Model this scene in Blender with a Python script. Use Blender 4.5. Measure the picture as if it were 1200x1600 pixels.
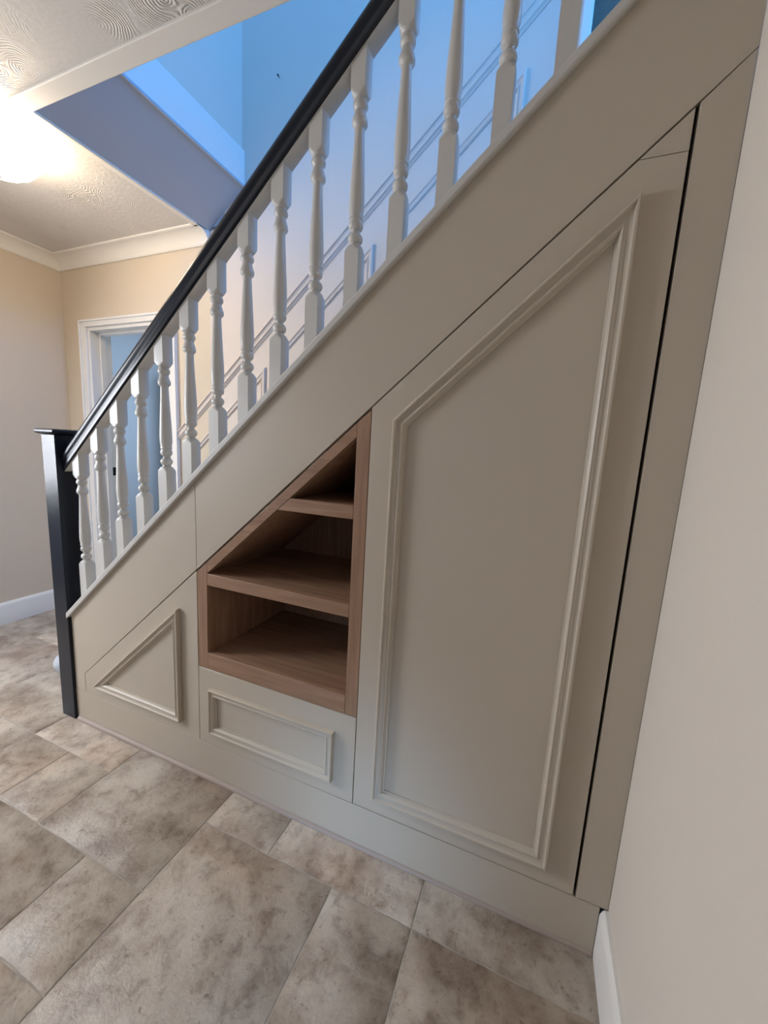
import bpy, bmesh, math, random
from mathutils import Vector, Matrix
random.seed(7)
for o in list(bpy.data.objects): bpy.data.objects.remove(o)
scene = bpy.context.scene
COL = scene.collection

# ---------------------------------------------------------------- camera
SL = 0.88                                   # pitch of the stair
cam_d = bpy.data.cameras.new('camera'); cam = bpy.data.objects.new('camera', cam_d); COL.objects.link(cam)
cam_d.sensor_fit = 'HORIZONTAL'; cam_d.sensor_width = 36; cam_d.lens = 36*607.8/1200
cam_d.clip_start = 0.02
yaw, pitch, roll = (math.radians(a) for a in (21.29, 8.89, 3.22))
fw = Vector((-math.sin(yaw)*math.cos(pitch), math.cos(yaw)*math.cos(pitch), -math.sin(pitch)))
rt = fw.cross(Vector((0, 0, 1))).normalized(); up = rt.cross(fw)
r2 = math.cos(roll)*rt + math.sin(roll)*up; u2 = -math.sin(roll)*rt + math.cos(roll)*up
m = Matrix((r2, u2, -fw)).transposed().to_4x4(); m.translation = Vector((0, -1, 1.2753))
cam.matrix_world = m
scene.camera = cam

# ---------------------------------------------------------------- light
scene.view_settings.view_transform = 'Standard'; scene.view_settings.look = 'None'
scene.view_settings.gamma = 1; scene.view_settings.use_curve_mapping = False
scene.view_settings.exposure = 0.08
w = bpy.data.worlds.new('world'); scene.world = w; w.use_nodes = True
w.node_tree.nodes['Background'].inputs[0].default_value = (0.35, 0.55, 1, 1)
w.node_tree.nodes['Background'].inputs[1].default_value = 0.3

def area(name, loc, target, sx, sy, power, col):
    d = bpy.data.lights.new(name, 'AREA'); d.shape = 'RECTANGLE'; d.size = sx; d.size_y = sy
    d.energy = power; d.color = col
    o = bpy.data.objects.new(name, d); COL.objects.link(o); o.location = loc
    o.rotation_euler = (Vector(target)-Vector(loc)).to_track_quat('-Z', 'Y').to_euler()
    return o
area('landing_window_daylight', (2.05, .43, 3.75), (0, .43, 3.0), .7, 1.0, 74, (0.10, 0.39, 1.0))
area('upper_front_window_daylight', (.2, -1.78, 3.75), (-.6, .84, 2.9), 1.2, 1.0, 46, (0.10, 0.39, 1.0))
area('front_door_daylight', (-3.16, -.95, 1.38), (-1.0, -.55, .2), .62, 1.15, 60, (0.90, 0.93, 1.0))
area('left_panel_fill', (-2.45, -1.83, 1.25), (-1.9, 0, .3), .7, 1.3, 4, (0.84, 0.92, 1.0))  # added fill from the front left, brightens the left panels
lp = area('plinth_spill_fill', (-.55, -1.83, .45), (-.44, 0, .08), .30, .5, .65, (0.36, 0.62, 1.0)); lp.data.spread = math.radians(32)  # added narrow blue fill, makes the cool patch on the plinth
area('next_room_daylight', (-3.4, 2.92, 1.5), (-3.4, 1, 1.2), 1.6, 1.2, 34, (0.62, 0.78, 1.0))

# ---------------------------------------------------------------- materials
def mat(name, col, rough=.5, spec=.5, bump=0, bscale=60, metal=0, vary=0, vscale=4):
    m = bpy.data.materials.new(name); m.use_nodes = True
    nt = m.node_tree; b = nt.nodes['Principled BSDF']
    b.inputs['Base Color'].default_value = (*col, 1); b.inputs['Roughness'].default_value = rough
    b.inputs['Specular IOR Level'].default_value = spec; b.inputs['Metallic'].default_value = metal
    tc = nt.nodes.new('ShaderNodeTexCoord')
    if vary:
        n = nt.nodes.new('ShaderNodeTexNoise'); n.inputs['Scale'].default_value = vscale; n.inputs['Detail'].default_value = 5
        nt.links.new(tc.outputs['Object'], n.inputs['Vector'])
        mx = nt.nodes.new('ShaderNodeMix'); mx.data_type = 'RGBA'
        mx.inputs[6].default_value = (*[c*(1-vary) for c in col], 1); mx.inputs[7].default_value = (*[min(1, c*(1+vary)) for c in col], 1)
        nt.links.new(n.outputs['Fac'], mx.inputs[0]); nt.links.new(mx.outputs[2], b.inputs['Base Color'])
    if bump:
        n = nt.nodes.new('ShaderNodeTexNoise'); n.inputs['Scale'].default_value = bscale; n.inputs['Detail'].default_value = 3
        nt.links.new(tc.outputs['Object'], n.inputs['Vector'])
        bp = nt.nodes.new('ShaderNodeBump'); bp.inputs['Strength'].default_value = bump; bp.inputs['Distance'].default_value = .002
        nt.links.new(n.outputs['Fac'], bp.inputs['Height']); nt.links.new(bp.outputs[0], b.inputs['Normal'])
    return m
M_PAINT = mat('stone_satin_paint', (.50, .438, .352), .40, .5, .06, 90, vary=.02)
M_WHITE = mat('white_satin_wood', (.58, .57, .54), .36, .5, .05, 50)
M_TRIM = mat('white_trim_gloss', (.80, .79, .77), .35, .5)
M_WALL = mat('cream_wall_paint', (.66, .57, .45), .75, .3, .12, 140)
M_WALLF = mat('bounce_cut_front_wall', (.20, .16, .12), .8, .3)  # unseen wall made dark to cut the bounce onto the tall door
M_WALLR = mat('warm_grey_wall_paint', (.66, .61, .54), .75, .3, .15, 160)
M_STAIRWALL = mat('pale_stairwell_wall', (.72, .64, .57), .6, .35, .08, 120)
M_BLUEROOM = mat('blue_grey_room_wall', (.50, .56, .62), .8, .3)
M_NAVY = mat('dark_navy_gloss', (.009, .013, .022), .3, .3, .03, 40)
M_DARK = mat('dark_wood', (.035, .022, .016), .5, .4)
M_SLAB = mat('blue_grey_soffit', (.42, .48, .58), .5, .4)  # even blue-grey tone for the soffit and its lip
M_COVE = mat('white_coving_plaster', (.80, .77, .71), .7, .3)
M_BLACKMETAL = mat('dark_metal', (.03, .03, .03), .35, .5, metal=1)
M_CARPET = mat('beige_carpet', (.42, .38, .33), .95, .1, .6, 500)
M_GROUT = mat('tile_grout', (.36, .33, .29), .8, .3, .5, 120, vary=.75, vscale=7)
M_BEAD = mat('pale_pinkish_bead', (.36, .29, .25), .5, .4, .1, 60)
M_CERAMIC = mat('white_ceramic', (.5, .55, .6), .3, .5)
M_PIC = mat('grey_green_print', (.08, .09, .075), .3, .5, vary=.6, vscale=14)

def wood_mat(name, axis):
    m = bpy.data.materials.new(name); m.use_nodes = True
    nt = m.node_tree; b = nt.nodes['Principled BSDF']; L = nt.links
    tc = nt.nodes.new('ShaderNodeTexCoord'); mp = nt.nodes.new('ShaderNodeMapping')
    s = [26, 26, 26]; s[axis] = 1.6; mp.inputs['Scale'].default_value = s
    L.new(tc.outputs['Object'], mp.inputs['Vector'])
    n = nt.nodes.new('ShaderNodeTexNoise'); n.inputs['Scale'].default_value = 2.2; n.inputs['Detail'].default_value = 7; n.inputs['Distortion'].default_value = .6
    L.new(mp.outputs[0], n.inputs['Vector'])
    r = nt.nodes.new('ShaderNodeValToRGB')
    r.color_ramp.elements[0].position = .3; r.color_ramp.elements[0].color = (.245, .140, .086, 1)
    r.color_ramp.elements[1].position = .72; r.color_ramp.elements[1].color = (.365, .225, .145, 1)
    L.new(n.outputs['Fac'], r.inputs[0]); L.new(r.outputs[0], b.inputs['Base Color'])
    bp = nt.nodes.new('ShaderNodeBump'); bp.inputs['Strength'].default_value = .12; bp.inputs['Distance'].default_value = .001
    L.new(n.outputs['Fac'], bp.inputs['Height']); L.new(bp.outputs[0], b.inputs['Normal'])
    b.inputs['Roughness'].default_value = .48; b.inputs['Specular IOR Level'].default_value = .35
    return m
M_OAKX = wood_mat('oak_grain_along', 0); M_OAKZ = wood_mat('oak_grain_upright', 2)

def tile_mat():
    m = bpy.data.materials.new('travertine_tile'); m.use_nodes = True
    nt = m.node_tree; N = nt.nodes; L = nt.links; b = N['Principled BSDF']
    at = N.new('ShaderNodeAttribute'); at.attribute_name = 'tile'
    geo = N.new('ShaderNodeTexCoord')
    # per-tile offset of the stone pattern
    vm = N.new('ShaderNodeVectorMath'); vm.operation = 'SCALE'; vm.inputs['Scale'].default_value = 17
    L.new(at.outputs['Vector'], vm.inputs[0])
    va = N.new('ShaderNodeVectorMath'); va.operation = 'ADD'
    L.new(geo.outputs['Object'], va.inputs[0]); L.new(vm.outputs[0], va.inputs[1])
    def noise(scale, det, dist=0, rough=.55):
        n = N.new('ShaderNodeTexNoise'); n.inputs['Scale'].default_value = scale; n.inputs['Detail'].default_value = det
        n.inputs['Distortion'].default_value = dist; n.inputs['Roughness'].default_value = rough
        L.new(va.outputs[0], n.inputs['Vector']); return n
    n1 = noise(5.0, 12, .2, .68); n2 = noise(20, 12, .35, .7); n3 = noise(90, 6, 0); n5 = noise(2.6, 4, .2)
    r = N.new('ShaderNodeValToRGB'); e = r.color_ramp.elements
    e[0].position = .25; e[0].color = (.18, .138, .105, 1)
    e[1].position = .66; e[1].color = (.53, .475, .40, 1)
    k = e.new(.40); k.color = (.30, .24, .187, 1)
    k = e.new(.52); k.color = (.42, .36, .295, 1)
    L.new(n1.outputs['Fac'], r.inputs[0])
    r2 = N.new('ShaderNodeValToRGB'); e = r2.color_ramp.elements
    e[0].position = .33; e[0].color = (.42, .36, .32, 1); e[1].position = .50; e[1].color = (1.0, 1.0, 1.0, 1)
    L.new(n2.outputs['Fac'], r2.inputs[0])
    mx = N.new('ShaderNodeMix'); mx.data_type = 'RGBA'; mx.blend_type = 'MULTIPLY'; mx.inputs[0].default_value = .62
    L.new(r.outputs[0], mx.inputs[6]); L.new(r2.outputs[0], mx.inputs[7])
    # small pits and dark specks
    n6 = noise(55, 8, .4, .75); r6 = N.new('ShaderNodeValToRGB'); e = r6.color_ramp.elements
    e[0].position = .34; e[0].color = (.50, .44, .39, 1); e[1].position = .43; e[1].color = (1, 1, 1, 1)
    L.new(n6.outputs['Fac'], r6.inputs[0])
    m6 = N.new('ShaderNodeMix'); m6.data_type = 'RGBA'; m6.blend_type = 'MULTIPLY'; m6.inputs[0].default_value = .9
    L.new(mx.outputs[2], m6.inputs[6]); L.new(r6.outputs[0], m6.inputs[7]); mx = m6
    # pinkish clouds
    r5 = N.new('ShaderNodeMapRange'); r5.inputs[1].default_value = .5; r5.inputs[2].default_value = .72; L.new(n5.outputs['Fac'], r5.inputs[0])
    m5 = N.new('ShaderNodeMix'); m5.data_type = 'RGBA'; m5.blend_type = 'MULTIPLY'; m5.inputs[7].default_value = (.93, .80, .71, 1)
    L.new(r5.outputs[0], m5.inputs[0]); L.new(mx.outputs[2], m5.inputs[6]); mx = m5
    # per-tile tone
    sep = N.new('ShaderNodeSeparateXYZ'); L.new(at.outputs['Vector'], sep.inputs[0])
    mr = N.new('ShaderNodeMapRange'); mr.inputs[3].default_value = .86; mr.inputs[4].default_value = 1.16
    L.new(sep.outputs[2], mr.inputs[0])
    hs = N.new('ShaderNodeHueSaturation'); hs.inputs['Saturation'].default_value = .92
    L.new(mx.outputs[2], hs.inputs['Color']); L.new(mr.outputs[0], hs.inputs['Value'])
    L.new(hs.outputs[0], b.inputs['Base Color'])
    rr = N.new('ShaderNodeMapRange'); rr.inputs[3].default_value = .22; rr.inputs[4].default_value = .48
    L.new(n2.outputs['Fac'], rr.inputs[0]); L.new(rr.outputs[0], b.inputs['Roughness'])
    ad = N.new('ShaderNodeMath'); ad.operation = 'MULTIPLY_ADD'; ad.inputs[1].default_value = .35
    L.new(n3.outputs['Fac'], ad.inputs[0]); L.new(n2.outputs['Fac'], ad.inputs[2])
    bp = N.new('ShaderNodeBump'); bp.inputs['Strength'].default_value = .7; bp.inputs['Distance'].default_value = .004
    L.new(ad.outputs[0], bp.inputs['Height']); L.new(bp.outputs[0], b.inputs['Normal'])
    b.inputs['Specular IOR Level'].default_value = .5
    return m
M_TILE = tile_mat()

def artex_mat():
    """swirled plaster: fans of concentric combed ridges around scattered centres"""
    m = bpy.data.materials.new('swirled_plaster'); m.use_nodes = True
    nt = m.node_tree; N = nt.nodes; L = nt.links; b = N['Principled BSDF']
    b.inputs['Base Color'].default_value = (.68, .65, .61, 1); b.inputs['Roughness'].default_value = .6
    tc = N.new('ShaderNodeTexCoord')
    nz = N.new('ShaderNodeTexNoise'); nz.inputs['Scale'].default_value = 9; nz.inputs['Detail'].default_value = 3
    L.new(tc.outputs['Object'], nz.inputs['Vector'])
    dis = N.new('ShaderNodeVectorMath'); dis.operation = 'SCALE'; dis.inputs['Scale'].default_value = .05
    L.new(nz.outputs['Color'], dis.inputs[0])
    ad = N.new('ShaderNodeVectorMath'); ad.operation = 'ADD'; L.new(tc.outputs['Object'], ad.inputs[0]); L.new(dis.outputs[0], ad.inputs[1])
    vo = N.new('ShaderNodeTexVoronoi'); vo.voronoi_dimensions = '2D'; vo.feature = 'SMOOTH_F1'; vo.inputs['Smoothness'].default_value = .35; vo.inputs['Scale'].default_value = 4.6; vo.inputs['Randomness'].default_value = .9
    L.new(ad.outputs[0], vo.inputs['Vector'])
    # ridges = sin(distance * k)
    mu = N.new('ShaderNodeMath'); mu.operation = 'MULTIPLY'; mu.inputs[1].default_value = 165
    L.new(vo.outputs['Distance'], mu.inputs[0])
    si = N.new('ShaderNodeMath'); si.operation = 'SINE'; L.new(mu.outputs[0], si.inputs[0])
    n2 = N.new('ShaderNodeTexNoise'); n2.inputs['Scale'].default_value = 55; n2.inputs['Detail'].default_value = 4
    L.new(tc.outputs['Object'], n2.inputs['Vector'])
    # amplitude fades away from the centre of a swirl
    am = N.new('ShaderNodeMapRange'); am.inputs[1].default_value = 0; am.inputs[2].default_value = .55
    am.inputs[3].default_value = 1; am.inputs[4].default_value = .1
    L.new(vo.outputs['Distance'], am.inputs[0])
    m1 = N.new('ShaderNodeMath'); m1.operation = 'MULTIPLY'; L.new(si.outputs[0], m1.inputs[0]); L.new(am.outputs[0], m1.inputs[1])
    n4 = N.new('ShaderNodeTexNoise'); n4.inputs['Scale'].default_value = 3.5; n4.inputs['Detail'].default_value = 2
    L.new(tc.outputs['Object'], n4.inputs['Vector'])
    mk = N.new('ShaderNodeMapRange'); mk.inputs[1].default_value = .42; mk.inputs[2].default_value = .62; L.new(n4.outputs['Fac'], mk.inputs[0])
    m3 = N.new('ShaderNodeMath'); m3.operation = 'MULTIPLY'; L.new(m1.outputs[0], m3.inputs[0]); L.new(mk.outputs[0], m3.inputs[1])
    m2 = N.new('ShaderNodeMath'); m2.operation = 'MULTIPLY_ADD'; m2.inputs[1].default_value = .7
    L.new(n2.outputs['Fac'], m2.inputs[0]); L.new(m3.outputs[0], m2.inputs[2])
    bp = N.new('ShaderNodeBump'); bp.inputs['Strength'].default_value = .7; bp.inputs['Distance'].default_value = .003
    L.new(m2.outputs[0], bp.inputs['Height']); L.new(bp.outputs[0], b.inputs['Normal'])
    return m
M_ARTEX = artex_mat()

# ---------------------------------------------------------------- helpers
def tag(o, label=None, cat=None, group=None, kind=None):
    if label: o['label'] = label
    if cat: o['category'] = cat
    if group: o['group'] = group
    if kind: o['kind'] = kind
    return o
def empty(name, loc, label, cat, group=None):
    o = bpy.data.objects.new(name, None); COL.objects.link(o); o.location = loc; o.empty_display_size = .1
    return tag(o, label, cat, group)
def link(name, bm, material, parent=None, bevel=0, smooth=False, segs=2):
    bmesh.ops.recalc_face_normals(bm, faces=bm.faces[:])
    me = bpy.data.meshes.new(name); bm.to_mesh(me); bm.free()
    o = bpy.data.objects.new(name, me); COL.objects.link(o)
    me.materials.append(material)
    if parent:
        o.parent = parent; me.transform(Matrix.Translation(-parent.location))
    if smooth:
        for p in me.polygons: p.use_smooth = True
        me.set_sharp_from_angle(angle=math.radians(38))
    if bevel:
        b = o.modifiers.new('bevel', 'BEVEL'); b.width = bevel; b.segments = segs; b.limit_method = 'ANGLE'; b.angle_limit = math.radians(30)
        if not smooth:
            for p in me.polygons: p.use_smooth = True
            me.set_sharp_from_angle(angle=math.radians(38))
    return o
def set_base(o, base):
    """move a one-mesh thing's origin to its base"""
    v = Vector(base); o.data.transform(Matrix.Translation(-v)); o.location = v
    return o
def add_box(bm, x0, x1, y0, y1, z0, z1):
    vs = [bm.verts.new((x, y, z)) for x in (x0, x1) for y in (y0, y1) for z in (z0, z1)]
    for f in ((0, 1, 3, 2), (4, 6, 7, 5), (0, 4, 5, 1), (2, 3, 7, 6), (0, 2, 6, 4), (1, 5, 7, 3)):
        bm.faces.new([vs[i] for i in f])
def box(name, x0, x1, y0, y1, z0, z1, material, parent=None, bevel=0):
    bm = bmesh.new(); add_box(bm, x0, x1, y0, y1, z0, z1); return link(name, bm, material, parent, bevel)
def add_prism(bm, poly, a0, a1, axis='y'):
    """poly of 2-D points extruded along one axis; axis y -> (x,z), x -> (y,z), z -> (x,y)"""
    def P(p, a):
        return {'y': (p[0], a, p[1]), 'x': (a, p[0], p[1]), 'z': (p[0], p[1], a)}[axis]
    A = [bm.verts.new(P(p, a0)) for p in poly]; B = [bm.verts.new(P(p, a1)) for p in poly]
    bm.faces.new(A); bm.faces.new(B[::-1]); n = len(poly)
    for i in range(n): bm.faces.new((A[i], A[(i+1) % n], B[(i+1) % n], B[i]))
def prism(name, poly, a0, a1, material, parent=None, bevel=0, axis='y', smooth=False):
    bm = bmesh.new(); add_prism(bm, poly, a0, a1, axis); return link(name, bm, material, parent, bevel, smooth)
def add_sweep(bm, poly, prof, y, closed=True):
    """mitred moulding: poly in (x,z), prof = (inset, height towards -y)"""
    n = len(poly); area2 = sum(poly[i][0]*poly[(i+1) % n][1]-poly[(i+1) % n][0]*poly[i][1] for i in range(n))
    s = 1 if area2 > 0 else -1
    rings = []
    for i in range(n):
        p = Vector(poly[i]); a = Vector(poly[i-1]); c = Vector(poly[(i+1) % n])
        d1 = (p-a).normalized(); d2 = (c-p).normalized()
        n1 = Vector((-d1.y, d1.x))*s; n2 = Vector((-d2.y, d2.x))*s
        mt = (n1+n2); mt = mt/(mt.dot(n1))
        rings.append([bm.verts.new((p.x+mt.x*q[0], y-q[1], p.y+mt.y*q[0])) for q in prof])
    for i in range(n):
        A = rings[i]; B = rings[(i+1) % n]
        for j in range(len(prof)-1): bm.faces.new((A[j], B[j], B[j+1], A[j+1]))
        bm.faces.new((A[-1], B[-1], B[0], A[0]))
MOULD = [(0, -.001), (0, .011), (.0025, .0135), (.006, .0135), (.009, .0095), (.016, .0075), (.021, .0085), (.0235, .0105), (.0265, .009), (.029, .004), (.033, .0025), (.033, -.001)]
def mould(name, poly, y, material, parent, k=1.0):
    bm = bmesh.new(); add_sweep(bm, poly, [(a*k, b*k*1.35) for a, b in MOULD], y)
    return link(name, bm, material, parent, 0, True)
def lathe(name, prof, centre, material, parent=None, seg=32, scallop=0, lobes=0):
    bm = bmesh.new(); rings = []
    for r, z in prof:
        rings.append([bm.verts.new((centre[0]+r*(1+scallop*math.cos(lobes*t))*math.cos(t), centre[1]+r*(1+scallop*math.cos(lobes*t))*math.sin(t), centre[2]+z))
                      for t in [2*math.pi*i/seg for i in range(seg)]])
    for A, B in zip(rings, rings[1:]):
        for i in range(seg): bm.faces.new((A[i], A[(i+1) % seg], B[(i+1) % seg], B[i]))
    bm.faces.new(rings[0][::-1]); bm.faces.new(rings[-1])
    return link(name, bm, material, parent, 0, True)
def struct(o): o['kind'] = 'structure'; return o
S = lambda x: SL*x+1.7825        # underside of the sloping string board
Cp = lambda x: SL*x+2.095        # underside of the capping

XL, XR, YB, ZC = -3.2, .285, .84, 2.44
OX, OY = -1.862, .018                      # corner of the stairwell opening
# ---------------------------------------------------------------- the room
bm = bmesh.new()
add_box(bm, XL-.1, XL, -.55, YB, 0, ZC); add_box(bm, XL-.1, XL, -1.95, -1.45, 0, ZC); add_box(bm, XL-.1, XL, -1.45, -.55, 2.05, ZC)
struct(link('wall_left', bm, M_WALL))
struct(box('wall_right', XR, XR+.1, -1.95, 0, 0, ZC, M_WALLR))
bm = bmesh.new()
DX0, DX1, DZ = -2.948, -2.185, 1.99
add_box(bm, XL-.1, DX0, YB, YB+.13, 0, ZC); add_box(bm, DX0, DX1, YB, YB+.13, DZ, ZC)
add_box(bm, DX1, OX, YB, YB+.13, 0, ZC); add_box(bm, OX, 2.2, YB, YB+.13, 0, ZC); add_box(bm, -1.75, 2.2, YB, YB+.13, ZC, 4.8)
struct(link('wall_stair_side', bm, M_STAIRWALL))
# cream paint below the ceiling on the hall part of that wall is the same wall, painted cream
o = bpy.data.objects['wall_stair_side']
o.data.materials.append(M_WALL)
for p in o.data.polygons:
    if p.center.x < -1.9 and p.center.z < ZC: p.material_index = 1
# wall behind the camera
bm = bmesh.new()
add_box(bm, XL-.1, -2.85, -1.95, -1.85, 0, ZC); add_box(bm, -2.05, -.95, -1.95, -1.85, 0, ZC); add_box(bm, -.15, XR+.1, -1.95, -1.85, 0, ZC)
add_box(bm, -2.85, -2.05, -1.95, -1.85, 0, .5); add_box(bm, -2.85, -2.05, -1.95, -1.85, 2.0, ZC); add_box(bm, -.95, -.15, -1.95, -1.85, 2.0, ZC)
struct(link('wall_front', bm, M_WALLF))
# ceiling with stairwell opening

bm = bmesh.new()
add_box(bm, XL, OX, -1.85, YB, ZC, ZC+.17); add_box(bm, OX, XR+.1, -1.85, OY-.001, ZC, ZC+.17)
struct(link('ceiling', bm, M_ARTEX))
# smooth raised border round the opening
bm = bmesh.new()
add_prism(bm, [(OX-.034, OY-.062), (XR, OY-.062), (XR, OY), (OX, OY), (OX, YB-.02), (OX-.034, YB-.02)], ZC-.010, ZC+.001, 'z')
struct(link('trim_1', bm, M_COVE, None, .003))
# sloping soffit of the landing, white apron and the upper wall
AX, AZ = -1.612, 2.615
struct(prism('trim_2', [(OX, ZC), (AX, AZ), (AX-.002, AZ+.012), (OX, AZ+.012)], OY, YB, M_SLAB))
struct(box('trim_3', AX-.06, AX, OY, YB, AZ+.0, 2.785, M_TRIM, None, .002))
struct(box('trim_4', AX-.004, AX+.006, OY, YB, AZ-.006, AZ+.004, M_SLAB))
struct(box('wall_upper_left', -1.73, -1.630, -1.85, YB, 2.785, 4.8, M_STAIRWALL))
struct(box('wall_understair_right', XR+.1, 2.1, -.12, -.022, 0, 2.61, M_STAIRWALL))
bm = bmesh.new()
add_box(bm, -1.73, -.45, -1.95, -1.85, ZC+.17, 4.8); add_box(bm, .85, 2.2, -1.95, -1.85, ZC+.17, 4.8)
add_box(bm, -.45, .85, -1.95, -1.85, ZC+.17, 3.2); add_box(bm, -.45, .85, -1.95, -1.85, 4.3, 4.8)
struct(link('wall_upper_front', bm, M_STAIRWALL))
bm = bmesh.new()
add_box(bm, 2.1, 2.2, OY, YB, 0, 3.2); add_box(bm, 2.1, 2.2, OY, YB, 4.3, 4.8); add_box(bm, 2.1, 2.2, -1.85, OY, 0, 4.8)
struct(link('wall_upper_end', bm, M_STAIRWALL))
struct(box('ceiling_upper', -1.73, 2.2, -1.95, YB+.13, 4.8, 4.9, M_COVE))
struct(box('floor_upper', XR+.1, 2.1, -1.85, -.022, ZC, ZC+.17, M_CARPET))
struct(box('floor_landing', .93, 2.1, .012, YB, 2.44, 2.61, M_CARPET))
# windows (frame and pane)
M_GLASS = bpy.data.materials.new('window_glass'); M_GLASS.use_nodes = True
gb = M_GLASS.node_tree.nodes['Principled BSDF']; gb.inputs['Transmission Weight'].default_value = 1; gb.inputs['Roughness'].default_value = .05; gb.inputs['IOR'].default_value = 1.45
def window(name, x0, x1, y0, y1, z0, z1, along):
    bm = bmesh.new(); t = .05
    if along == 'y':
        for a in ((y0, y0+t, z0, z1), (y1-t, y1, z0, z1), (y0+t, y1-t, z0, z0+t), (y0+t, y1-t, z1-t, z1)): add_box(bm, x0, x1, a[0], a[1], a[2], a[3])
    else:
        for a in ((x0, x0+t, z0, z1), (x1-t, x1, z0, z1), (x0+t, x1-t, z0, z0+t), (x0+t, x1-t, z1-t, z1), ((x0+x1)/2-.02, (x0+x1)/2+.02, z0+t, z1-t)): add_box(bm, a[0], a[1], y0, y1, a[2], a[3])
    fr = link(name, bm, M_TRIM); struct(fr)
    if along == 'y': box('pane', (x0+x1)/2-.004, (x0+x1)/2+.004, y0+t, y1-t, z0+t, z1-t, M_GLASS, fr)
    else: box('pane', x0+t, x1-t, (y0+y1)/2-.004, (y0+y1)/2+.004, z0+t, z1-t, M_GLASS, fr)
window('window_1', 2.12, 2.18, OY, YB, 3.2, 4.3, 'y')
window('added_window', -2.85, -2.05, -1.93, -1.87, .5, 2.0, 'x')  # unseen window added to go with the left panel fill
window('added_door', -.95, -.15, -1.93, -1.87, 0, 2.0, 'x')  # unseen glazed door added to go with the plinth fill
window('window_2', -.45, .85, -1.93, -1.87, 3.2, 4.3, 'x')
window('door_2', XL-.08, XL-.03, -1.45, -.55, 0, 2.05, 'y')

# ---------------------------------------------------------------- floor: cut stone tiles in a random ashlar
G = .2385; X0 = -1.40; Y0 = -.137
def gx(i): return {-4: -2.357, -3: -2.118, -2: -1.878, -1: -1.643, 0: -1.402, 1: -1.162, 2: -.92, 3: -.663, 4: -.433, 5: -.188}.get(i, X0+G*i)
def gy(j): return {0: -.139, 1: .098, -1: -.368, -2: -.606}.get(j, Y0+G*j)
used = {}; tiles = []
def put(i0, i1, j0, j1):
    for i in range(i0, i1):
        for j in range(j0, j1):
            if (i, j) in used: return False
    for i in range(i0, i1):
        for j in range(j0, j1): used[(i, j)] = 1
    tiles.append((i0, i1, j0, j1)); return True
for t in ((-2, 0, 0, 1), (0, 2, -1, 1), (2, 3, 0, 1), (3, 5, 0, 1), (2, 4, -3, 0), (4, 5, -2, 0), (5, 7, 0, 1), (5, 7, -2, 0), (-1, 0, -1, 0), (-3, -1, -1, 0),
          (-1, 1, -3, -1), (1, 2, -2, -1), (0, 2, -4, -3), (1, 2, -3, -2), (-4, -2, 0, 2), (-5, -3, -1, 0), (-3, -1, -2, -1), (-3, -1, -4, -2), (4, 6, -4, -2), (2, 4, -5, -3)):
    put(*t)
for i in range(-14, 8):
    for j in range(-8, 12):
        if (i, j) in used: continue
        for (a, b) in random.sample([(2, 2), (2, 3), (3, 2), (2, 1), (1, 2)], 5)+[(1, 1)]:
            if put(i, i+a, j, j+b): break
bm = bmesh.new(); lay = bm.verts.layers.float_vector.new('tile')
for (i0, i1, j0, j1) in tiles:
    x0, x1, y0, y1 = gx(i0), gx(i1), gy(j0), gy(j1); g = .0009
    if x0 > XR or x1 < -4.7: continue
    seed = Vector((random.random(), random.random(), random.random()))
    # slightly wavering edges, a worn rounded arris
    def edge(a, b, fixed, horiz, sgn):
        n = max(2, int((b-a)/.03)); out = []
        for k in range(n):
            t = a+(b-a)*k/n; d = random.uniform(-.0008, .0014) if k else 0
            out.append((t, fixed+sgn*d) if horiz else (fixed+sgn*d, t))
        return out
    xa, xb, ya, yb = x0+g, x1-g, y0+g, y1-g
    loop = edge(xa, xb, ya, True, 1)+edge(ya, yb, xb, False, -1)
    loop += [(xb-(p[0]-xa), yb-(p[1]-ya)) for p in edge(xa, xb, ya, True, 1)]
    loop += [(xa+(xb-p[0]), yb-(p[1]-ya)) for p in edge(ya, yb, xb, False, -1)]
    cx, cy = (xa+xb)/2, (ya+yb)/2
    def ring(ins, z):
        r = []
        for (x, y) in loop:
            kx = (abs(x-cx)-ins)/max(abs(x-cx), 1e-6) if abs(x-cx) > (xb-xa)/2-.004 else 1
            ky = (abs(y-cy)-ins)/max(abs(y-cy), 1e-6) if abs(y-cy) > (yb-ya)/2-.004 else 1
            v = bm.verts.new((cx+(x-cx)*kx, cy+(y-cy)*ky, z)); v[lay] = seed; r.append(v)
        return r
    R0 = ring(0, -.01); R1 = ring(0, -.0022); R2 = ring(.0009, -.0006); R3 = ring(.0020, 0)
    for A, B in ((R0, R1), (R1, R2), (R2, R3)):
        for k in range(len(loop)): bm.faces.new((A[k], A[(k+1) % len(loop)], B[(k+1) % len(loop)], B[k]))
    bm.faces.new(R3)
fl = struct(link('floor', bm, M_TILE, None, 0, True))
bm = bmesh.new(); add_box(bm, -4.8, 2.2, -1.95, 3.1, -.06, -.0016)
gr = link('grout', bm, M_GROUT, fl)

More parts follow.
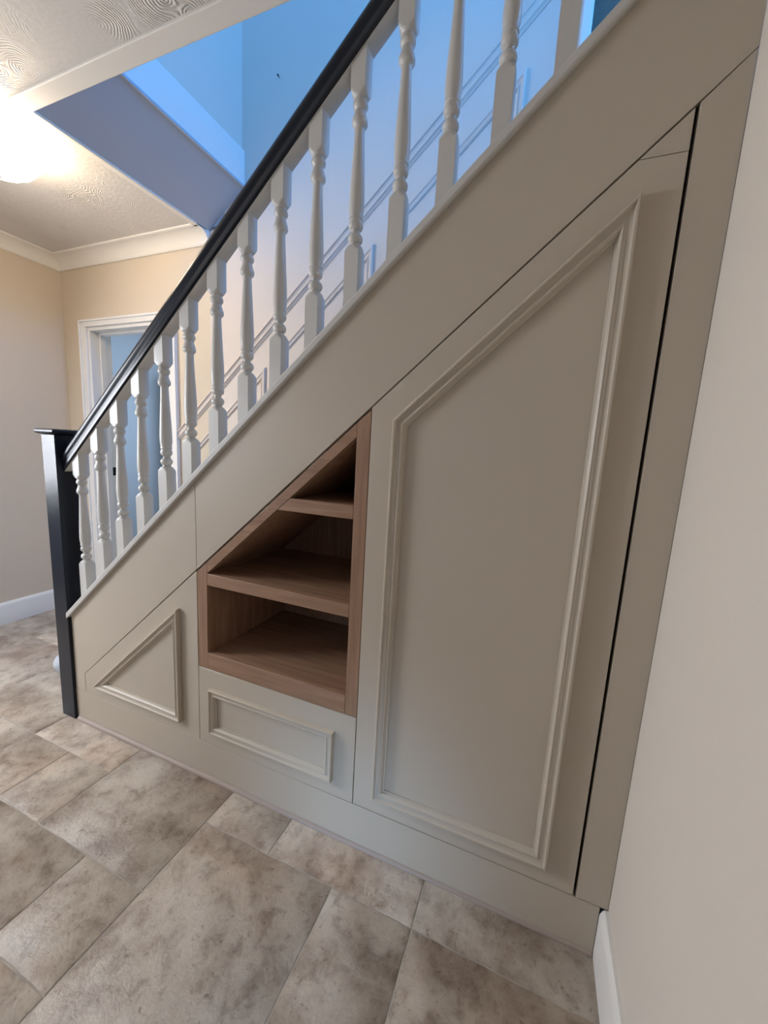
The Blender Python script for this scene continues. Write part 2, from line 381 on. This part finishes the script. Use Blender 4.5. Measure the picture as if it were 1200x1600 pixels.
# ---------------------------------------------------------------- coving, skirting
def coving(name, p0, p1, wall_n, ext0=0, ext1=0):
    """p0->p1 along the wall, wall_n = inward normal (2-D); mitred by ext"""
    n = 10; prof = [(0, 0), (0, -.070), (.006, -.074), (.008, -.068)]
    for k in range(n+1):
        a = math.pi/2*k/n
        prof.append((.010+.062*(1-math.cos(a)), -.066+.056*math.sin(a)))
    prof += [(.082, -.010), (.088, -.006), (.088, 0)]
    d = Vector((p1[0]-p0[0], p1[1]-p0[1])).normalized(); nn = Vector(wall_n)
    bm = bmesh.new(); A = []; B = []
    for q, z in prof:
        a = Vector(p0)+nn*q+d*(q*ext0); b = Vector(p1)+nn*q-d*(q*ext1)
        A.append(bm.verts.new((a.x, a.y, ZC+z))); B.append(bm.verts.new((b.x, b.y, ZC+z)))
    for i in range(len(prof)): bm.faces.new((A[i], A[(i+1) % len(prof)], B[(i+1) % len(prof)], B[i]))
    bm.faces.new(A); bm.faces.new(B[::-1])
    return struct(link(name, bm, M_COVE, None, 0, True))
coving('trim_5', (XL, YB), (OX, YB), (0, -1), 1, 0)
coving('trim_6', (XL, -1.85), (XL, YB), (1, 0), 0, 1)
def skirt_poly(w, h): return [(0, 0), (w, 0), (w, h-.02), (w-.004, h-.008), (w-.010, h), (0, h)]
def skirting(name, p, axis, a0, a1, sign, h=.145, w=.018):
    poly = [(p+sign*q[0], q[1]) for q in skirt_poly(w, h)]
    return struct(prism(name, poly, a0, a1, M_TRIM, None, 0, axis, True))
def skirt_y(name, X, y0, y1, sign, h=.145, w=.018):       # runs along y on a wall x = X
    bm = bmesh.new(); A = [bm.verts.new((X+sign*q[0], y0, q[1])) for q in skirt_poly(w, h)]; B = [bm.verts.new((X+sign*q[0], y1, q[1])) for q in skirt_poly(w, h)]
    bm.faces.new(A); bm.faces.new(B[::-1])
    for i in range(6): bm.faces.new((A[i], A[(i+1) % 6], B[(i+1) % 6], B[i]))
    return struct(link(name, bm, M_TRIM, None, 0, True))
def skirt_x(name, Y, x0, x1, sign, h=.145, w=.018):
    bm = bmesh.new(); A = [bm.verts.new((x0, Y+sign*q[0], q[1])) for q in skirt_poly(w, h)]; B = [bm.verts.new((x1, Y+sign*q[0], q[1])) for q in skirt_poly(w, h)]
    bm.faces.new(A); bm.faces.new(B[::-1])
    for i in range(6): bm.faces.new((A[i], A[(i+1) % 6], B[(i+1) % 6], B[i]))
    return struct(link(name, bm, M_TRIM, None, 0, True))
skirt_y('baseboard_left', XL, -.55, YB, 1)
skirt_y('baseboard_right', XR, -1.85, -.001, -1, .149)
skirt_x('baseboard_back', YB, XL+.018, -3.012, -1)
skirt_x('baseboard_front', -1.85, XL+.018, -.95, 1)

# ---------------------------------------------------------------- doorway into the next room
d1 = bpy.data.objects.new('door_1', None); COL.objects.link(d1); d1.location = (DX0, YB, 0); struct(d1)
bm = bmesh.new()
aw, at_ = .062, .018
add_box(bm, DX0-aw, DX0, YB-at_, YB, 0, DZ+.045); add_box(bm, DX1, DX1+aw, YB-at_, YB, 0, DZ+.045); add_box(bm, DX0, DX1, YB-at_, YB, DZ, DZ+.045)
add_box(bm, DX0-aw, DX0-aw+.014, YB-at_-.008, YB-at_, 0, DZ+.045); add_box(bm, DX1+aw-.014, DX1+aw, YB-at_-.008, YB-at_, 0, DZ+.045)
add_box(bm, DX0-aw+.014, DX1+aw-.014, YB-at_-.008, YB-at_, DZ+.031, DZ+.045)
link('architrave', bm, M_TRIM, d1, .0025)
bm = bmesh.new()
add_box(bm, DX0, DX0+.022, YB-.004, YB+.14, 0, DZ); add_box(bm, DX1-.022, DX1, YB-.004, YB+.14, 0, DZ); add_box(bm, DX0+.022, DX1-.022, YB-.004, YB+.14, DZ-.022, DZ)
add_box(bm, DX0+.022, DX0+.036, YB+.055, YB+.095, 0, DZ-.022); add_box(bm, DX1-.036, DX1-.022, YB+.055, YB+.095, 0, DZ-.022); add_box(bm, DX0+.036, DX1-.036, YB+.055, YB+.095, DZ-.036, DZ-.022)
link('door_lining', bm, M_TRIM, d1, .002)
sp = box('strike_plate', DX0+.022, DX0+.0245, YB+.104, YB+.132, .985, 1.045, M_BLACKMETAL, d1, .001); sp['label'] = 'dark metal strike plate'
# next room
struct(box('wall_next_room_left', -4.5, -4.4, YB+.13, 3.0, 0, ZC, M_BLUEROOM))
struct(box('wall_next_room_far', -4.5, -1.6, 3.0, 3.1, 0, ZC, M_BLUEROOM))
struct(box('wall_next_room_right', -1.7, -1.6, YB+.131, 3.0, 0, ZC, M_BLUEROOM))
struct(box('wall_next_room_near', -4.5, XL-.1, YB, YB+.13, 0, ZC, M_BLUEROOM))
struct(box('ceiling_next_room', -4.5, -1.6, YB+.131, 3.1, ZC, ZC+.1, M_COVE))
cb = empty('tall_cabinet', (-4.24, 2.78, 0), 'tall dark brown cabinet in the blue room, a dark sliver through the doorway', 'cabinet')
box('body', -4.399, -4.09, 2.60, 2.985, 0, 2.0, M_DARK, cb, .004)
box('door', -4.09, -4.07, 2.605, 2.79, .06, 1.97, M_DARK, cb, .002); box('door', -4.09, -4.07, 2.795, 2.98, .06, 1.97, M_DARK, cb, .002)

# ---------------------------------------------------------------- wall mouldings up the stairs
def slope_strip(name, x0, x1, bt, prof):
    """moulding running up the stair wall; prof = (vertical drop, projection)"""
    bm = bmesh.new()
    A = [bm.verts.new((x0, YB-p, SL*x0+bt-d)) for d, p in prof]; B = [bm.verts.new((x1, YB-p, SL*x1+bt-d)) for d, p in prof]
    n = len(prof)
    for i in range(n): bm.faces.new((A[i], A[(i+1) % n], B[(i+1) % n], B[i]))
    bm.faces.new(A); bm.faces.new(B[::-1])
    return struct(link(name, bm, M_STAIRWALL, None, 0, True))
slope_strip('trim_7', DX1+aw+.001, 1.0, 3.202, [(0, 0), (0, .008), (.006, .020), (.014, .022), (.019, .014), (.030, .010), (.038, .010), (.042, .016), (.050, .017), (.058, .006), (.064, .004), (.064, 0)])
k = 8
for (a, b) in ((-2.02, -1.466), (-1.385, -.845), (-.765, -.216)):
    poly = [(a, SL*a+2.46), (b, SL*b+2.46), (b, SL*b+2.985), (a, SL*a+2.985)]
    bm = bmesh.new(); add_sweep(bm, poly, [(0, -.001), (0, .006), (.004, .013), (.010, .014), (.014, .008), (.020, .006), (.026, .010), (.031, .004), (.031, -.001)], YB)
    struct(link('trim_%d' % k, bm, M_STAIRWALL, None, 0, True)); k += 1
# nail left in the wall
nl = lathe('picture_nail', [(.0015, 0), (.0015, .012), (.0045, .0125), (.0045, .015), (.002, .0155)], (0, 0, 0), M_BLACKMETAL, None, 10)
nl.location = (-1.398, YB, 3.065); nl.rotation_euler = (math.radians(90), 0, 0)
tag(nl, 'small dark nail left in the bare blue-lit stairwell wall', 'nail')
# framed picture high on the stair wall
pf = empty('framed_picture', (.0, YB, 2.75), 'framed dark grey green picture on the stair wall above the last balusters', 'picture')
bm = bmesh.new()
PX0, PX1, PZ0, PZ1 = -.034, .50, 2.66, 3.30
add_sweep(bm, [(PX0, PZ0), (PX1, PZ0), (PX1, PZ1), (PX0, PZ1)], [(0, 0), (0, .022), (.004, .026), (.030, .022), (.036, .014), (.036, 0)], YB-.001)
link('frame', bm, M_TRIM, pf, 0, True)
box('print', PX0+.03, PX1-.03, YB-.008, YB-.002, PZ0+.03, PZ1-.03, M_PIC, pf)

# ---------------------------------------------------------------- stair flight (behind the cupboards)
bm = bmesh.new(); pts = []; xs = -2.002; going = .2/SL
poly = [(xs, 0.001)]
for i in range(12): poly += [(xs+going*i, .2*(i+1)), (xs+going*(i+1), .2*(i+1))]
xe = xs+going*12; xe = xs+going*12; poly += [(xe, SL*xe+1.750)]
poly += [(-1.750/SL, 0.001)]
add_prism(bm, poly, .095, YB-.001)
tag(link('stair_flight', bm, M_CARPET, None, .012), 'carpeted stair treads rising behind the white balusters to the landing', 'stairs')

# ---------------------------------------------------------------- understair joinery
gp = .0009
# plinth board and bead on the floor
pl = tag(set_base(box('plinth_board', -1.826, XR-.0185, 0, .018, 0.0005, .149-gp, M_PAINT, None, .0008), (-.8, 0, 0)),
         'long stone-painted plinth board along the tiled floor under the stair cupboards', 'plinth')
bm = bmesh.new(); A = []; B = []
for k in range(7):
    a = math.pi/2*k/6
    A.append(bm.verts.new((-1.812, -.014*math.cos(a), .0005+.016*math.sin(a)))); B.append(bm.verts.new((XR-.02, -.007*math.cos(a), .0005+.008*math.sin(a))))
A.append(bm.verts.new((-1.812, 0, .0005))); B.append(bm.verts.new((XR-.02, 0, .0005)))
for i in range(8): bm.faces.new((A[i], A[(i+1) % 8], B[(i+1) % 8], B[i]))
bm.faces.new(A); bm.faces.new(B[::-1])
tag(link('floor_bead', bm, M_BEAD, None, 0, True), 'thin pale pinkish rounded bead where plinth meets the floor tiles', 'bead')
x1, x2, x3 = -1.0905, -.4425, .2065
# sloping boards of the stair side
def string_poly(a, b, top=True): return [(a, S(a)+gp), (b, S(b)+gp), (b, Cp(b)), (a, Cp(a))]
xa = -1.757
lp = [(-1.824, .149+gp), (xa, .149+gp), (xa, S(xa)+gp), (x1-gp, S(x1)+gp), (x1-gp, Cp(x1)), (-1.824, Cp(-1.824))]
tag(set_base(prism('stair_side_board', lp, 0, .018, M_PAINT, None, .0008), (-1.6, 0, .149)),
    'short stone-painted sloping board beside the dark newel post, left of the joint', 'panel', 'sloping boards of the stair side')
tag(set_base(prism('stair_side_board', string_poly(x1+gp, XR), 0, .018, M_PAINT, None, .0008), (-.4, 0, S(-.4))),
    'long stone-painted sloping board over the shelves and tall door up to the right wall', 'panel', 'sloping boards of the stair side')
# capping
cp = [(-1.838, -.014), (XR, -.014), (XR, .09), (-1.838, .09)]
bm = bmesh.new()
A = [bm.verts.new((x, y, SL*x+2.095)) for x, y in cp]; B = [bm.verts.new((x, y, SL*x+2.123)) for x, y in cp]
bm.faces.new(A); bm.faces.new(B)
for i in range(4): bm.faces.new((A[i], A[(i+1) % 4], B[(i+1) % 4], B[i]))
for v in bm.verts:
    if v.co.x < -1.8 and v.co.y > 0: v.co.x = -1.822; v.co.z = SL*v.co.x+(2.095 if v in A else 2.123)
tag(link('string_capping', bm, M_WHITE, None, .004), 'white painted sloping capping rail on which the balusters stand', 'capping')

# small triangular cupboard door
dg = .003
sd = empty('small_cupboard_door', (-1.4, 0, .149), 'small triangular stone-painted cupboard door beside the newel post', 'door')
a0 = -1.755
prism('door_panel', [(a0, .149+gp), (x1-gp, .149+gp), (x1-gp, S(x1)-dg-.002), (a0, S(a0)-.0012)], 0, .018, M_PAINT, sd, .0008)
mz0 = .197; mb = 1.70
mx0 = (mz0-1.695)/SL
mould('panel_moulding', [(-1.690, .200), (-1.178, .200), (-1.178, .660)], 0, M_PAINT, sd, .95)
# drawer
dr = empty('drawer_front', (-.77, 0, .149), 'low rectangular stone-painted drawer front below the oak shelves', 'drawer')
box('drawer_panel', x1+gp, x2-gp*1.6, 0, .018, .149+gp, .4534-gp, M_PAINT, dr, .0012)
mould('panel_moulding', [(-1.033, .2055), (-.517, .2055), (-.517, .3835), (-1.033, .3835)], 0, M_PAINT, dr, .95)
# tall door
td = empty('tall_cupboard_door', (-.12, 0, .149), 'tall stone-painted cupboard door with slanting top and moulded panel', 'door')
ge = .0045
sx = lambda z: (z-1.7825)/SL
zc_ = 1.883
zl = lambda x: S(x)-ge*.9
DL, DR = x2+.0012, x3-ge
prism('door_panel', [(DL, .149+.0022), (DR, .149+.0022), (DR, zc_-.0006), ((zc_-.0006-1.7825+ge*.9)/SL, zc_-.0006), (DL, zl(DL))], 0, .019, M_PAINT, td, .0012)
tp = prism('corner_piece', [((zc_+.0006-1.7825+ge*.9)/SL, zc_+.0006), (DR, zc_+.0006), (DR, zl(DR))], 0, .019, M_PAINT, td, .0006)
tp['label'] = 'small triangular top corner piece with a fine joint'
mould('panel_moulding', [(-.373, .209), (.131, .209), (.131, 1.816), (-.373, 1.358)], 0, M_PAINT, td, 1.1)
# filler post right of the tall door
tag(set_base(prism('side_filler_board', [(x3+.0025, .149+gp), (XR-.0005, .149+gp), (XR-.0005, S(XR)-gp), (x3+.0025, S(x3)-gp)], 0, .018, M_PAINT, None, .0008), (.245, 0, .149)),
    'narrow upright stone-painted filler board between the tall door and right wall', 'panel')
# dark sheet added behind the gaps in place of the unlit inside
tag(set_base(prism('dark_gap_backing', [(-.435, .152), (XR, .152), (XR, S(XR)+.05), (-.435, S(-.435)+.05)], .030, .05, M_DARK), (-.1, .03, .15)),
    'dark inner lining added for the unlit inside, seen only through the gap of the tall door', 'backing')

# open oak shelf unit
su = empty('oak_shelf_unit', (-.77, 0, .4534), 'open oak shelf unit with slanting top built into the stair side', 'shelf')
fx0, fx1, fx2, fx3 = x1+.0012, -1.045, -.4845, x2-.001
zb = .4534+.001
lim = lambda x: S(x)-.0075
INB = 1.7835-.0585+.006
inn = lambda x: SL*x+1.735
prism('stile', [(fx0, zb), (fx1, zb), (fx1, lim(fx1)), (fx0, lim(fx0))], 0.001, .022, M_OAKZ, su, .0012)
prism('stile', [(fx2, zb), (fx3, zb), (fx3, lim(fx3)), (fx2, lim(fx2))], 0.001, .022, M_OAKZ, su, .0012)
prism('sloping_rail', [(fx1+.0006, inn(fx1)), (fx2-.0006, inn(fx2)), (fx2-.0006, lim(fx2)), (fx1+.0006, lim(fx1))], 0.001, .022, M_OAKX, su, .0012)
prism('bottom_rail', [(fx1+.0006, zb), (fx2-.0006, zb), (fx2-.0006, .517), (fx1+.0006, .517)], 0.001, .022, M_OAKX, su, .0012)
DEP = .45
box('shelf', fx1+.0003, fx2-.0003, .0225, DEP, .492, .512, M_OAKX, su)
def shelf(z0, z1):
    xl = max(fx1, (z1-1.735)/SL)+.0008
    xl0 = max(fx1, (z0-1.735)/SL)+.0008
    bm = bmesh.new(); add_prism(bm, [(xl0, z0), (fx2-.0006, z0), (fx2-.0006, z1), (xl, z1)], 0.0015, .024)
    s = link('shelf_lipping', bm, M_OAKX, su, .0015)
    bm = bmesh.new(); add_prism(bm, [(xl0+.001, z0+.012), (fx2, z0+.012), (fx2, z1-.003), (xl+.001, z1-.003)], .0245, DEP)
    link('shelf', bm, M_OAKX, su)
shelf(.773, .8155); shelf(1.0745, 1.1155)
sb = .005
prism('side_board', [(fx1-.018, zb+.02), (fx1, zb+.02), (fx1, inn(fx1)), (fx1-.018, inn(fx1))], .0225, DEP, M_OAKZ, su)
prism('side_board', [(fx2, zb+.02), (fx2+.018, zb+.02), (fx2+.018, inn(fx2)), (fx2, inn(fx2))], .0225, DEP, M_OAKZ, su)
prism('sloping_board', [(fx1, inn(fx1)), (fx2, inn(fx2)), (fx2, inn(fx2)+.010), (fx1, inn(fx1)+.010)], .0225, DEP, M_OAKX, su)
prism('back_board', [(fx1-.018, zb), (fx2+.018, zb), (fx2+.018, inn(fx2+.018)), (fx1-.018, inn(fx1-.018))], DEP, DEP+.01, M_OAKZ, su)

# ---------------------------------------------------------------- newel post
nw = empty('newel_post', (-1.870, .033, 0), 'dark navy square newel post with flat cap at the foot of the stairs', 'post')
box('post', -1.9155, -1.8265, -.012, .078, 0, 1.268, M_NAVY, nw, .003)
bm = bmesh.new()
def sq(c, h, z): return [bm.verts.new((c[0]+sx_*h, c[1]+sy_*h, z)) for sx_, sy_ in ((-1, -1), (1, -1), (1, 1), (-1, 1))]
c = (-1.871, .033); rs = [sq(c, .049, 1.268), sq(c, .058, 1.272), sq(c, .061, 1.277), sq(c, .061, 1.282), sq(c, .058, 1.287), sq(c, .050, 1.290)]
for A, B in zip(rs, rs[1:]):
    for i in range(4): bm.faces.new((A[i], A[(i+1) % 4], B[(i+1) % 4], B[i]))
bm.faces.new(rs[0]); bm.faces.new(rs[-1])
link('newel_cap', bm, M_NAVY, nw, 0, True)

# ---------------------------------------------------------------- handrail
hr = empty('handrail', (-.7, .04, SL*-.7+2.73), 'dark navy handrail sloping up over the white balusters', 'handrail')
HX0, HX1 = -1.829, .45
prof = []
yc, hw, zb0, zt = .039, .029, 2.7285, 2.818
pr_ = [(-.024, 0), (-hw, .006), (-hw, .022), (-.0275, .027), (-.0275, .033), (-.030, .040), (-.0315, .052), (-.029, .066), (-.022, .079), (-.011, .087), (0, .089),
       (.011, .087), (.022, .079), (.029, .066), (.0315, .052), (.030, .040), (.0275, .033), (.0275, .027), (hw, .022), (hw, .006), (.024, 0)]
bm = bmesh.new()
A = [bm.verts.new((HX0, yc+y, SL*HX0+zb0+z)) for y, z in pr_]; B = [bm.verts.new((HX1, yc+y, SL*HX1+zb0+z)) for y, z in pr_]
n = len(pr_)
for i in range(n): bm.faces.new((A[i], A[(i+1) % n], B[(i+1) % n], B[i]))
bm.faces.new(A); bm.faces.new(B[::-1])
link('rail', bm, M_NAVY, hr, 0, True)
bm = bmesh.new()
fl_ = [(-.0225, -.003), (.0225, -.003), (.0225, .004), (-.0225, .004)]
A = [bm.verts.new((HX0, yc+y, SL*HX0+zb0+z)) for y, z in fl_]; B = [bm.verts.new((HX1, yc+y, SL*HX1+zb0+z)) for y, z in fl_]
for i in range(4): bm.faces.new((A[i], A[(i+1) % 4], B[(i+1) % 4], B[i]))
bm.faces.new(A); bm.faces.new(B[::-1])
fo = link('fillet', bm, M_WHITE, hr, .0008); fo['label'] = 'white painted fillet under the dark rail'

# ---------------------------------------------------------------- balusters
def baluster_mesh():
    """origin at the top of the capping on the baluster's axis"""
    bm = bmesh.new(); h = .0205
    # square foot, cut to the slope, chamfered shoulder
    def block(zl, zr, z_in, z_round, r_end, up=True):
        lo = [bm.verts.new((-h, -h, zl)), bm.verts.new((h, -h, zr)), bm.verts.new((h, h, zr)), bm.verts.new((-h, h, zl))]
        return lo
    seg = 32
    def ring(r, z): return [bm.verts.new((r*math.cos(2*math.pi*(i+.5)/seg), r*math.sin(2*math.pi*(i+.5)/seg), z)) for i in range(seg)]
    def sqring(z, k=1.0, zf=None):
        out = []
        for i in range(seg):
            t = 2*math.pi*(i+.5)/seg; c_, s_ = math.cos(t), math.sin(t); q = h*k/max(abs(c_), abs(s_))
            # snap the ring points nearest the corners onto the corners
            x, y = q*c_, q*s_
            if min(abs(x), abs(y)) > h*k*.80: x, y = math.copysign(h*k, x), math.copysign(h*k, y)
            out.append(bm.verts.new((x, y, zf(x) if zf else z)))
        return out
    rings = [sqring(0, 1, lambda x: SL*x-.004), sqring(.152)]
    # pommelled shoulder: corners fall away
    def pommel(z, lim, zdir):
        out = []
        for i in range(seg):
            t = 2*math.pi*(i+.5)/seg; c_, s_ = math.cos(t), math.sin(t); q = min(h/max(abs(c_), abs(s_)), lim)
            out.append(bm.verts.new((q*c_, q*s_, z)))
        return out
    rings += [pommel(.157, .0262, 1), pommel(.162, .0225, 1), ring(.0195, .166), ring(.0150, .168)]
    turned = [(.0135, .171), (.0135, .174), (.0165, .176), (.0195, .181), (.0203, .186), (.0195, .191), (.0165, .196), (.0120, .199),
              (.0112, .203), (.0125, .207), (.0170, .210), (.0195, .215), (.0200, .220), (.0190, .225), (.0172, .229), (.0172, .232), (.0192, .234), (.0192, .237), (.0180, .240),
              (.0200, .252), (.0207, .268), (.0205, .285), (.0195, .310), (.0178, .345), (.0160, .380), (.0145, .410), (.0135, .435), (.0132, .448),
              (.0145, .452), (.0180, .455), (.0205, .459), (.0208, .464), (.0205, .469), (.0185, .474), (.0165, .480), (.0148, .486), (.0140, .490),
              (.0165, .494), (.0195, .498), (.0200, .503), (.0190, .508), (.0165, .512), (.0160, .515)]
    rings += [ring(r, z) for r, z in turned]
    rings += [ring(.0185, .518), pommel(.521, .0215, 1), pommel(.527, .0255, 1), sqring(.533), sqring(0, 1, lambda x: SL*x+.6065)]
    for A, B in zip(rings, rings[1:]):
        for i in range(seg): bm.faces.new((A[i], A[(i+1) % seg], B[(i+1) % seg], B[i]))
    bm.faces.new(rings[0][::-1]); bm.faces.new(rings[-1])
    bmesh.ops.remove_doubles(bm, verts=bm.verts[:], dist=1e-5)
    bmesh.ops.recalc_face_normals(bm, faces=bm.faces[:])
    me = bpy.data.meshes.new('baluster'); bm.to_mesh(me); bm.free(); me.materials.append(M_WHITE)
    for p in me.polygons: p.use_smooth = True
    me.set_sharp_from_angle(angle=math.radians(34))
    return me
bal = bpy.data.objects.new('baluster', baluster_mesh()); COL.objects.link(bal)
ords = ['first', 'second', 'third', 'fourth', 'fifth', 'sixth', 'seventh', 'eighth', 'ninth', 'tenth', 'eleventh', 'twelfth', 'thirteenth', 'fourteenth', 'fifteenth']
for i in range(15):
    o = bal if i == 0 else bal.copy()
    if i: COL.objects.link(o)
    x = -.166-.1225*(13-i); o.location = (x, .039, SL*x+2.123)
    if i == 0: lab = 'white turned baluster nearest the dark newel post, first of the row'
    elif i == 14: lab = 'last white baluster at the top right, only its square foot in view'
    else: lab = '%s white turned baluster counted up the stair from the dark newel post' % ords[i]
    tag(o, lab, 'baluster', 'white balusters under the handrail')

# ---------------------------------------------------------------- ceiling lamp
LC = (-2.125, .018, 0)
lm = empty('ceiling_lamp', (LC[0], LC[1], ZC), 'glowing scalloped glass bowl lamp on the swirled ceiling', 'lamp')
M_BULB = bpy.data.materials.new('lit_opal_glass'); M_BULB.use_nodes = True
bb = M_BULB.node_tree.nodes['Principled BSDF']; bb.inputs['Base Color'].default_value = (.9, .88, .82, 1)
bb.inputs['Emission Color'].default_value = (1, .81, .60, 1); bb.inputs['Emission Strength'].default_value = 25
lathe('glass_bowl', [(.004, -.168), (.05, -.160), (.100, -.135), (.128, -.105), (.140, -.085), (.158, -.068), (.156, -.056), (.14, -.036), (.06, -.010)], (LC[0], LC[1], ZC), M_BULB, lm, 72, .03, 12)
lathe('ceiling_rose', [(.05, -.009), (.07, -.007), (.075, -.003), (.075, 0)], (LC[0], LC[1], ZC), M_TRIM, lm, 32)
lathe('finial', [(.002, -.192), (.007, -.187), (.009, -.180), (.005, -.174), (.012, -.170), (.010, -.166)], (LC[0], LC[1], ZC), M_BLACKMETAL, lm, 20)

# ---------------------------------------------------------------- white thing on the floor behind the newel
ds = empty('door_stop', (-2.262, .215, 0), 'white rounded door stop on the tiles, half hidden behind the newel post', 'door stop')
lathe('body', [(.030, 0), (.052, .008), (.066, .032), (.068, .055), (.058, .082), (.036, .100), (.012, .106)], (-2.262, .215, .0005), M_CERAMIC, ds, 32)
bm = bmesh.new()
rr = []
for k in range(13):
    a = math.pi*k/12; cc = Vector((-2.262+.022*math.cos(a), .215, .103+.026*math.sin(a))); t_ = Vector((math.cos(a), 0, math.sin(a)))
    rr.append([bm.verts.new(cc+.004*(t_*math.cos(b)+Vector((0, 1, 0))*math.sin(b))) for b in [2*math.pi*j/8 for j in range(8)]])
for A, B in zip(rr, rr[1:]):
    for i in range(8): bm.faces.new((A[i], A[(i+1) % 8], B[(i+1) % 8], B[i]))
bm.faces.new(rr[0]); bm.faces.new(rr[-1])
link('loop_handle', bm, M_CERAMIC, ds, 0, True)
bpy.context.view_layer.update()
